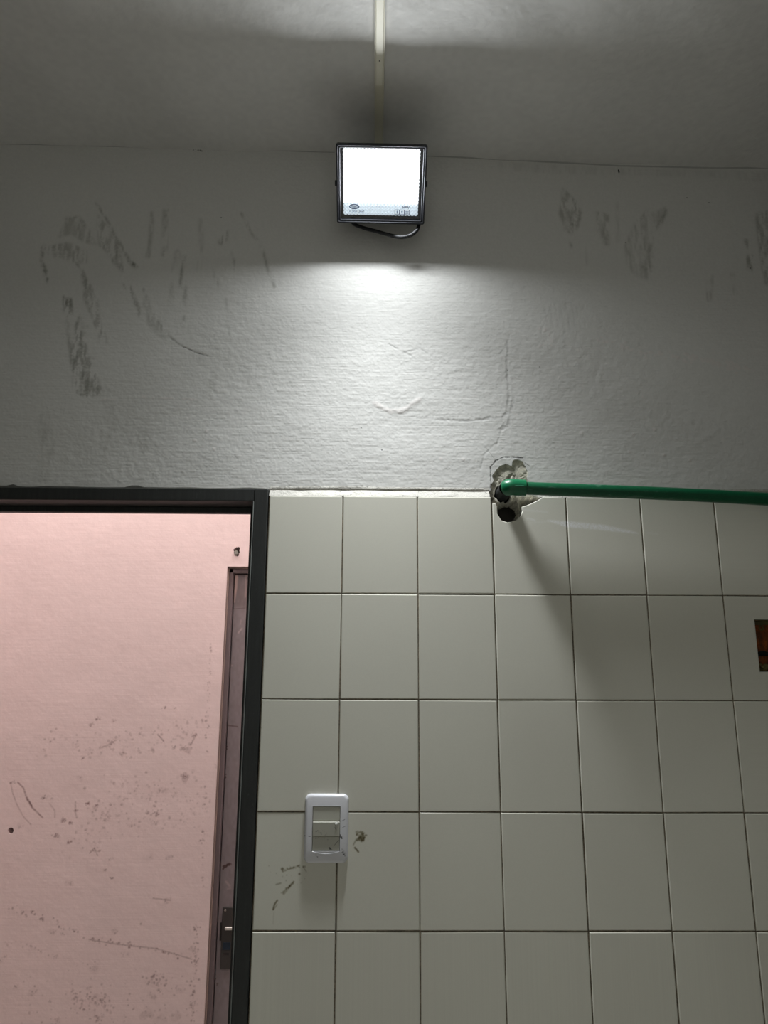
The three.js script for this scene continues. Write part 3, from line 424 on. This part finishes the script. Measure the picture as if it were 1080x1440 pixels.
// ---------------------------------------------------------------- floodlight
{
  const t = 0.8154, C = new THREE.Vector3(0.074, 2.6464, 0.1);
  const f = thing('floodlight', 'square black floodlight, lit cold white, tilted down on the wall just under the ceiling', 'floodlight', C.toArray());
  f.rotation.set(t, 0, -0.0084); f.updateMatrixWorld(true);
  const inv = f.matrixWorld.clone().invert(), local = (g) => g.applyMatrix4(inv);
  const black = std({ color: 0x24262d, roughness: 0.6 }), W = 0.189, H = 0.157;
  const rr = (w, h, r) => { const s = new THREE.Shape(), a = w / 2, b = h / 2; s.moveTo(-a + r, -b); s.lineTo(a - r, -b); s.absarc(a - r, -b + r, r, -Math.PI / 2, 0); s.lineTo(a, b - r); s.absarc(a - r, b - r, r, 0, Math.PI / 2); s.lineTo(-a + r, b); s.absarc(-a + r, b - r, r, Math.PI / 2, Math.PI); s.lineTo(-a, -b + r); s.absarc(-a + r, -b + r, r, Math.PI, 1.5 * Math.PI); return s; };
  const ring = (w, h, r, w2, h2, r2) => { const s = rr(w, h, r); s.holes.push(new THREE.Path(rr(w2, h2, r2).getPoints(6).reverse())); return s; };
  part('bezel', extrude(ring(W, H, 0.004, W - 0.008, H - 0.008, 0.003), -0.0165, -0.001, { bevelEnabled: true, bevelThickness: 0.001, bevelSize: 0.001, bevelOffset: -0.001, bevelSegments: 2 }), black, f);
  part('inner_rim', extrude(ring(W - 0.008, H - 0.008, 0.003, W - 0.0155, H - 0.0155, 0.002), -0.0165, -0.003, { bevelEnabled: true, bevelThickness: 0.001, bevelSize: 0.001, bevelOffset: -0.001, bevelSegments: 2 }), black, f);
  part('back_panel', extrude(rr(W - 0.008, H - 0.008, 0.003), -0.0175, -0.015), black, f);
  part('housing', join([extrude(rr(W - 0.02, H - 0.02, 0.006), -0.034, -0.0175, { bevelEnabled: true, bevelThickness: 0.003, bevelSize: 0.004, bevelOffset: -0.004, bevelSegments: 2 }), ...[...Array(9)].map((_, k) => box(-0.068 + k * 0.017 - 0.0015, -0.068 + k * 0.017 + 0.0015, -0.05, 0.05, -0.043, -0.033, 0.001))]), black, f);
  // LED lens sheet: a scalloped white plate carrying rows of small domes
  const lw = 0.159, lh = 0.1295, cy = 0.0025, nx = 22, ny = 18, sc = new THREE.Shape(), P = [];
  const edge = (ax, ay, bx, by, n, ox, oy) => { for (let k = 0; k < n * 6; k++) { const u = k / (n * 6), s = Math.abs(Math.sin(u * n * Math.PI)) * 0.0014; P.push([ax + (bx - ax) * u + ox * s, ay + (by - ay) * u + oy * s]); } };
  const a = lw / 2, b = lh / 2; edge(-a, -b, a, -b, nx, 0, -1); edge(a, -b, a, b, ny, 1, 0); edge(a, b, -a, b, nx, 0, 1); edge(-a, b, -a, -b, ny, -1, 0);
  P.forEach(([x, y], k) => (k ? sc.lineTo(x, y + cy) : sc.moveTo(x, y + cy)));
  const lit = 0.0245, domes = [], dg = new THREE.SphereGeometry(0.0029, 8, 4, 0, 6.2832, 0, 1.3); dg.rotateX(Math.PI / 2);
  for (let i = 0; i < nx; i++) for (let k = 0; k < ny; k++) domes.push(dg.clone().translate(-a + lw * (i + 0.5) / nx, cy - b + lh * (k + 0.5) / ny, -0.0135));
  const glow = std({ color: 0xf4f7f8, emissive: FLOOD_COLOR, emissiveIntensity: 1.6, roughness: 0.4 }), dim = std({ color: 0xe6ecf0, emissive: new THREE.Color().setRGB(0.62, 0.72, 0.8), emissiveIntensity: 0.62, roughness: 0.4 });
  const splitY = cy - b + lit, lower = domes.filter((g) => g.boundingBox || (g.computeBoundingBox(), true)).filter((g) => g.boundingBox.max.y < splitY), upper = domes.filter((g) => g.boundingBox.max.y >= splitY);
  const plate = (keepUpper) => { const pts = P.map(([x, y]) => [x, keepUpper ? Math.max(y + cy, splitY) : Math.min(y + cy, splitY)]); return extrude(poly(pts), -0.0152, -0.0132); };
  const lamp = part('led_lens_sheet', join([plate(true), ...upper]), glow, f, 'glowing white sheet of small LED lenses');
  part('led_lens_border', join([plate(false), ...lower]), dim, f, 'dimmer printed strip below the LEDs');
  // print on the strip
  const cv = document.createElement('canvas'); cv.width = 912; cv.height = 156; const k = cv.getContext('2d'); k.clearRect(0, 0, 912, 156);
  k.strokeStyle = k.fillStyle = '#3f4c80'; k.lineWidth = 11; k.beginPath(); k.ellipse(128, 54, 58, 26, 0, 0, 7); k.stroke(); k.globalAlpha = 0.5; k.beginPath(); k.ellipse(128, 54, 50, 20, 0, 0, 7); k.fill(); k.globalAlpha = 1;
  k.fillStyle = '#e9eef8'; k.font = 'bold 28px sans-serif'; k.textAlign = 'center'; k.fillText('LED', 128, 64); k.fillStyle = '#3f4c80'; k.font = 'bold 29px sans-serif'; k.textAlign = 'left'; k.fillText('FLOOD LIGHT', 66, 124);
  k.globalAlpha = 0.4; k.font = '32px sans-serif'; k.fillText('LED 50', 398, 56); k.globalAlpha = 1; k.font = 'bold 46px sans-serif'; k.textAlign = 'right'; k.fillText('50W', 810, 68);
  k.lineWidth = 5; for (const x of [630, 692, 754]) k.strokeRect(x, 84, 56, 58); k.fillRect(653, 96, 9, 36); k.fillRect(712, 96, 16, 20); k.fillRect(717, 120, 7, 14); for (const y of [99, 112, 125]) k.fillRect(762, y, 40, 5);
  const tex = new THREE.CanvasTexture(cv); tex.colorSpace = THREE.SRGBColorSpace; tex.magFilter = THREE.LinearFilter;
  const pr = new THREE.PlaneGeometry(lw, 0.026); pr.translate(0, cy - b + 0.0128, -0.0087);
  part('print', pr, std({ map: tex, transparent: true, roughness: 0.6 }), f, 'blue-grey printed lettering on the glass');
  part('glass', extrude(rr(W - 0.0157, H - 0.0157, 0.002), -0.0096, -0.0091), phys({ color: 0xffffff, transmission: 1, roughness: 0.02, thickness: 0, ior: 1.45 }), f);
  const area = new THREE.RectAreaLight(FLOOD_COLOR, FLOOD_GLOW, lw - 0.006, lh - lit - 0.006); area.position.set(0, cy + lit / 2, -0.0085); area.rotation.y = Math.PI; f.add(area);
  const beam = new THREE.SpotLight(FLOOD_COLOR, FLOOD_BEAM, 0, FLOOD_CONE, 1); beam.position.set(0, cy + lit / 2, 0.008); beam.target.position.set(0, cy + lit / 2, 1); beam.shadow.radius = 2.6; f.add(beam, beam.target);
  // yoke, side bolts, cable
  const yz = 2.661, ya = 0.086, yoke = join([box(0.074 - 0.092, 0.074 - 0.0895, yz - 0.012, yz + 0.012, ZP + 0.0005, ya + 0.012, 0.0008), box(0.074 + 0.0895, 0.074 + 0.092, yz - 0.012, yz + 0.012, ZP + 0.0005, ya + 0.012, 0.0008), box(0.074 - 0.092, 0.074 + 0.092, yz - 0.012, yz + 0.012, ZP + 0.0005, ZP + 0.003, 0.0008)]);
  part('yoke', local(yoke), black, f);
  for (const s of [-1, 1]) { const g = cyl(0.006, 0.006, 0.016, 6); g.rotateZ(Math.PI / 2); g.translate(0.074 + s * 0.0905, yz, ya); part('yoke_bolt', local(g), black, f); }
  const cable = tube([[0.15, 2.64, 0.05], [0.157, 2.62, 0.036], [0.1571, 2.5991, 0.032], [0.1522, 2.5837, 0.034], [0.1383, 2.5727, 0.032], [0.1183, 2.5707, 0.028], [0.0967, 2.5787, 0.022], [0.0655, 2.592, 0.016], [0.0339, 2.6053, 0.01], [0.0132, 2.6184, 0.006], [0.006, 2.645, 0.0], [0.025, 2.7, -0.005], [0.06, 2.75, -0.005], [0.0675, 2.785, -0.004], [0.068, 2.8, 0.004]], 0.004, 80, 10);
  part('cable', local(cable), std({ color: 0x1c1d20, roughness: 0.6 }), f);
}
// ---------------------------------------------------------------- cable trunking on the ceiling
{
  const y0 = ceilingAt(0.068), t = thing('cable_trunking', 'narrow cream plastic cable trunking on the ceiling leading to the floodlight', 'cable trunking', [0.0685, y0, 0]);
  const cream = std({ color: 0xe9e5d2, roughness: 0.45 }), z0 = -0.008, z1 = 2.59;
  part('channel', join([box(-0.0095, 0.0095, -0.003, 0.002, z0, z1, 0.0006), box(-0.0095, -0.0078, -0.0115, -0.001, z0, z1, 0.0006), box(0.0078, 0.0095, -0.0115, -0.001, z0, z1, 0.0006)]), cream, t);
  part('cover', join([box(-0.0074, 0.0074, -0.0112, -0.0095, 0.205, z1, 0.0006), box(-0.0062, 0.0062, -0.0122, -0.011, 0.205, z1, 0.0005)]), cream, t);
  part('screw', new THREE.SphereGeometry(0.0014, 10, 6).scale(1, 0.5, 1).translate(0, -0.0123, 0.267), std({ color: 0x33332f, metalness: 0.5, roughness: 0.5 }), t, 'dark screw head');
}
// ---------------------------------------------------------------- green water pipe
{
  const t = thing('water_pipe', 'green plastic water pipe running along the top of the tiles from a broken hole', 'water pipe', [0.3288, 2.0048, ZP]);
  const O = new THREE.Vector3(0.3288, 2.0048, ZP), to = (g) => g.translate(-O.x, -O.y, -O.z);
  const pn = [noise(512, 128, 8, 8, 501), noise(512, 128, 3, 3, 502), noise(512, 128, 60, 10, 503)];
  // dried plaster dabs lie along the pipe
  const pipeMat = phys({ map: colorTexture(512, 128, (i) => { const d = sstep(0.45, 0.75, pn[2][i] * 0.7 + pn[0][i] * 0.45 + pn[1][i] * 0.15) * 0.5, k = 1 + 0.06 * pn[1][i]; return [5 * k + 105 * d, 84 * k + 34 * d, 52 * k + 52 * d]; }, THREE.RepeatWrapping), roughness: 0.38 });
  const fit = phys({ color: 0x07603c, roughness: 0.3 });
  const run = [[0.352, 2.0038, 0.038], [0.375, 2.0022, 0.038], [0.4149, 2.0008, 0.038], [0.603, 1.9947, 0.0385], [0.7384, 1.9891, 0.0385], [0.8523, 1.9832, 0.038], [X1 + 0.02, 1.9755, 0.038]];
  part('pipe', to(tube(run, 0.0131, 80, 24)), pipeMat, t);
  const arc = []; for (let k = 0; k <= 5; k++) { const q = (0.32 + 0.68 * k / 5) * Math.PI / 2; arc.push([0.3285 + 0.013 * (1 - Math.cos(q)), 2.0048, 0.025 + 0.013 * Math.sin(q)]); } arc.push([0.355, 2.0037, 0.038], [0.3655, 2.003, 0.038]);
  part('stub', to(tube([[0.3288, 2.0047, -0.08], [0.3288, 2.0047, -0.03], [0.3288, 2.0048, 0.01], [0.3292, 2.0048, 0.03]], 0.0142, 30, 24)), phys({ color: 0x0b0f0d, roughness: 0.7 }), t, 'pipe stub entering the wall, with the shade behind the elbow in its black colour');  // near-black colour stands in for the shade behind the elbow
  const el = part('elbow', to(tube(arc, 0.0167, 90, 28)), fit, t);
  const lip = new THREE.TorusGeometry(0.0152, 0.0015, 8, 28); lip.rotateY(Math.PI / 2); lip.translate(0.3655, 2.003, 0.038); part('elbow_lip', to(lip), fit, el);
  part('mould_line', to(box(0.343, 0.36, 2.0032, 2.0039, 0.0542, 0.0551, 0.0003)), phys({ color: 0x4a9a78, roughness: 0.4 }), el);
}
// ---------------------------------------------------------------- recessed steel wall box
{
  const t = thing('wall_box', 'open recessed steel electrical box with a rusty orange inside, set in the tiles', 'electrical box', [BX.l, BX.b, 0]);
  const w = BX.r - BX.l, h = BX.t - BX.b, rn = [noise(128, 128, 4, 4, 601), noise(128, 128, 18, 18, 602)];
  const rust = std({ map: colorTexture(128, 128, (i) => { const k = 1 + 0.25 * rn[1][i] + 0.2 * rn[0][i]; return [128 * k, 66 * k, 22 * k]; }, THREE.RepeatWrapping), roughness: 0.75 }), steelIn = std({ map: colorTexture(128, 128, (i) => { const k = 1 + 0.2 * rn[1][i] + 0.3 * rn[0][i]; return [92 * k, 80 * k, 36 * k]; }, THREE.RepeatWrapping), metalness: 0.2, roughness: 0.6 });
  part('back_plate', box(0.001, w - 0.001, 0.001, h - 0.001, -0.05, -0.048), rust, t, 'rusty orange back');
  part('side', join([box(0.0006, 0.002, 0.001, h - 0.001, -0.048, -0.006), box(w - 0.002, w - 0.0006, 0.001, h - 0.001, -0.048, -0.006), box(0.002, w - 0.002, 0.0006, 0.002, -0.048, -0.006), box(0.002, w - 0.002, h - 0.002, h - 0.0006, -0.048, -0.006)]), steelIn, t);
  const tab = new THREE.Shape(); tab.moveTo(0.004, -0.003); tab.lineTo(w - 0.004, -0.003); tab.lineTo(w - 0.004, 0.004); tab.lineTo(0.004, 0.004);
  part('mounting_lug', extrude(tab, -0.009, -0.0075).translate(0, h - 0.007, 0), steelIn, t);
  const eye = new THREE.TorusGeometry(0.0042, 0.0014, 8, 18); eye.translate(0.0155, h - 0.0155, -0.0085); part('screw_eye', eye, steelIn, t);
  const db = []; for (let k = 0; k < 26; k++) { const r = 0.002 + rnd() * 0.004, g = new THREE.IcosahedronGeometry(r, 1); g.scale(1, 0.7, 1); g.translate(0.006 + rnd() * (w - 0.012), 0.003 + rnd() * 0.012, -0.044 + rnd() * 0.028); db.push(g); }
  const rub = part('rubble', join(db), std({ color: 0x8d7f4e, roughness: 0.95 }), t, 'crumbs of mortar'); rub.userData.kind = 'stuff';
  part('dark_conduit', tube([[0.004, 0.012, -0.02], [0.012, 0.032, -0.036], [0.03, 0.037, -0.04], [w - 0.004, 0.03, -0.032]], 0.0045, 24, 10), std({ color: 0x14140f, roughness: 0.8 }), t);
}
// ---------------------------------------------------------------- light switch
{
  const t = thing('light_switch', 'white plastic light switch plate with three modules on the tiles beside the door', 'light switch', [-0.0204, 1.359, 0.0004]);
  const a = 0.0406, b = 0.0603, hx = 0.0256, hy = 0.0389, R = 0.011;
  const PR = [-a, -b, 2 * a, 2 * b], pw = 256, ph = 384;
  const marks = mask(PR, pw, ph, (m) => {
    m.line([[0.029, 0.0135], [0.034, 0.016]], 0.0011, 0.6); m.line([[0.03, 0.002], [0.036, 0.005]], 0.001, 0.5); m.specks([[0.026, -0.012], [0.03, -0.018]], 0.002, 26, 0.0008, 0.9); m.line([[0.026, -0.01], [0.0285, -0.017]], 0.0014, 0.8);
    m.specks([[0.03, -0.036], [0.034, -0.046]], 0.003, 30, 0.0008, 0.6); m.line([[-0.04, -0.0125], [-0.038, -0.0125]], 0.0012, 0.7); m.line([[-0.032, -0.0128], [-0.029, -0.0132]], 0.0014, 0.7); m.specks([[-0.014, -0.05], [-0.019, -0.044]], 0.002, 14, 0.0006, 0.5);
    m.line([[0.016, -0.028], [0.023, -0.02]], 0.0012, 0.5); m.specks([[0.006, -0.032], [0.01, -0.036]], 0.002, 26, 0.0009, 0.9); m.specks([[-0.02, -0.016], [0.004, -0.019]], 0.003, 18, 0.0006, 0.4); m.specks([[-0.018, -0.003], [0.0, -0.009]], 0.004, 22, 0.0008, 0.4); m.line([[0.016, 0.003], [0.018, -0.001]], 0.001, 0.6);
  }, 0);
  const tone = (r, g, c) => colorTexture(pw, ph, (i) => { const k = 1 - 0.6 * marks[i]; return [r * k, g * k, c * k]; }, THREE.ClampToEdgeWrapping);
  const white = phys({ map: tone(226, 226, 230), roughness: 0.22, clearcoat: 0.3, clearcoatRoughness: 0.15 }), mod = phys({ map: tone(196, 195, 182), roughness: 0.4 });
  // cushion-shaped plate with a window for the modules
  const ax = (half, hole, n) => { const v = []; for (let k = 0; k <= n; k++) v.push(-half + (half - hole) * (1 - Math.cos(k / n * Math.PI / 2))); for (let k = 1; k < 14; k++) v.push(-hole + 2 * hole * k / 14); for (let k = n; k >= 0; k--) v.push(half - (half - hole) * (1 - Math.cos(k / n * Math.PI / 2))); return v; };
  const xs = ax(a, hx, 14), ys = ax(b, hy, 18), pos = [], idx = [], nX = xs.length;
  // distance to the rim of the plate, along which the edge rolls over
  const put = (x, y) => {
    const qx = Math.abs(x) - (a - R), qy = Math.abs(y) - (b - R), ox = Math.max(qx, 0), oy = Math.max(qy, 0), d = Math.hypot(ox, oy) + Math.min(Math.max(qx, qy), 0) - R;
    if (d > 0) { const s = R / Math.hypot(ox, oy); x = Math.sign(x) * (a - R + ox * s); y = Math.sign(y) * (b - R + oy * s); }
    const e = clamp(-d / 0.0055), roll = Math.sqrt(Math.max(0, 1 - (1 - e) * (1 - e)));
    return [x, y, 0.0088 * roll * (1 - 0.3 * Math.pow(Math.abs(y) / b, 3)) * (1 - 0.1 * Math.pow(Math.abs(x) / a, 2))];
  };
  for (const y of ys) for (const x of xs) pos.push(...put(x, y));
  for (let j = 0; j < ys.length - 1; j++) for (let i = 0; i < nX - 1; i++) {
    const mx = (xs[i] + xs[i + 1]) / 2, my = (ys[j] + ys[j + 1]) / 2; if (Math.abs(mx) < hx && Math.abs(my) < hy) continue;
    const q = j * nX + i; idx.push(q, q + 1, q + nX, q + 1, q + nX + 1, q + nX);
  }
  const g = new THREE.BufferGeometry(); g.setAttribute('position', new THREE.Float32BufferAttribute(pos, 3)); g.setIndex(idx); g.computeVertexNormals(); uvxy(g, PR);
  const lipPts = []; // inner walls of the window
  const lip = join([box(-hx - 0.0008, -hx, -hy, hy, 0.001, 0.0086), box(hx, hx + 0.0008, -hy, hy, 0.001, 0.0086), box(-hx, hx, hy, hy + 0.0008, 0.001, 0.0082), box(-hx, hx, -hy - 0.0008, -hy, 0.001, 0.0082)]);
  part('plate', join([g, uvxy(lip, PR)]), white, t);
  const sp = [], si = []; for (let k = 0; k <= 20; k++) { const x = -0.0246 + 0.0492 * k / 20, d = 0.0042 * (1 - Math.pow(x / 0.0248, 2)); sp.push(x, -hy + 0.0008, 0.0058, x, -hy - d, 0.0088, x, -hy - d - 0.0012, 0.0074); }
  for (let k = 0; k < 20; k++) for (const q of [0, 1]) { const u = 3 * k + q; si.push(u, u + 1, u + 3, u + 3, u + 1, u + 4); }
  const sg = new THREE.BufferGeometry(); sg.setAttribute('position', new THREE.Float32BufferAttribute(sp, 3)); sg.setIndex(si); sg.computeVertexNormals(); part('sill', uvxy(sg, PR), white, t, 'curved lip under the modules');
  part('module_bed', box(-hx, hx, -hy, hy, 0.0004, 0.0015), std({ color: 0xcfccc0, roughness: 0.8 }), t);
  const third = hy * 2 / 3, ms = [];
  [[hy - third, hy, 0.0074, 0], [-third / 2, third / 2, 0.0102, 0.04], [-hy, -hy + third, 0.0072, -0.02]].forEach(([y0, y1, z, tilt], k) => {
    const q = box(-hx + 0.0006, hx - 0.0006, y0 + 0.0005, y1 - 0.0005, 0.001, z, 0.0012, 3), cy = (y0 + y1) / 2; q.translate(0, -cy, 0).rotateX(tilt).translate(0, cy, 0); uvxy(q, PR);
    ms.push(part(k === 1 ? 'rocker' : 'blank_module', q, mod, t, k === 1 ? 'raised rocker' : undefined));
  });
  part('pilot_dot', new THREE.SphereGeometry(0.0026, 14, 8).scale(1, 0.85, 0.5).translate(0.0185, 0.0085, 0.0106), phys({ color: 0xeeeee6, roughness: 0.25 }), ms[1], 'small white dot');
}
// ---------------------------------------------------------------- lamps of the passage (above the picture)
for (const [x, label] of [[-1.1, 'fluorescent batten high in the passage, the one left of the doorway'], [0.4, 'fluorescent batten high in the passage, the one right of the doorway']]) {
  const l = thing('fluorescent_batten', label, 'ceiling light', [x, 3.5, -0.52]), W = 1.2;
  part('base', box(-W / 2, W / 2, -0.05, 0, -0.03, 0.03, 0.004), std({ color: 0xdcdcd8, roughness: 0.5 }), l);
  const g = cyl(0.013, 0.013, W - 0.06, 20); g.rotateZ(Math.PI / 2); g.translate(0, -0.072, 0);
  part('tube', g, std({ color: 0xffffff, emissive: CORRIDOR_COLOR, emissiveIntensity: 2, roughness: 0.4 }), l);
  for (const k of [-1, 1]) part('tube_holder', box(k * (W / 2 - 0.02) - 0.012, k * (W / 2 - 0.02) + 0.012, -0.09, -0.045, -0.016, 0.016, 0.003), std({ color: 0xdcdcd8, roughness: 0.5 }), l);
  const a = new THREE.RectAreaLight(CORRIDOR_COLOR, CORRIDOR_POWER, W - 0.06, 0.05); a.position.set(0, -0.088, 0); a.rotation.x = -Math.PI / 2; l.add(a);
}

scene.traverse((o) => { if (o.isMesh) { o.castShadow = o.receiveShadow = true; } if (o.isSpotLight) o.castShadow = true; });
renderer.render(scene, camera);
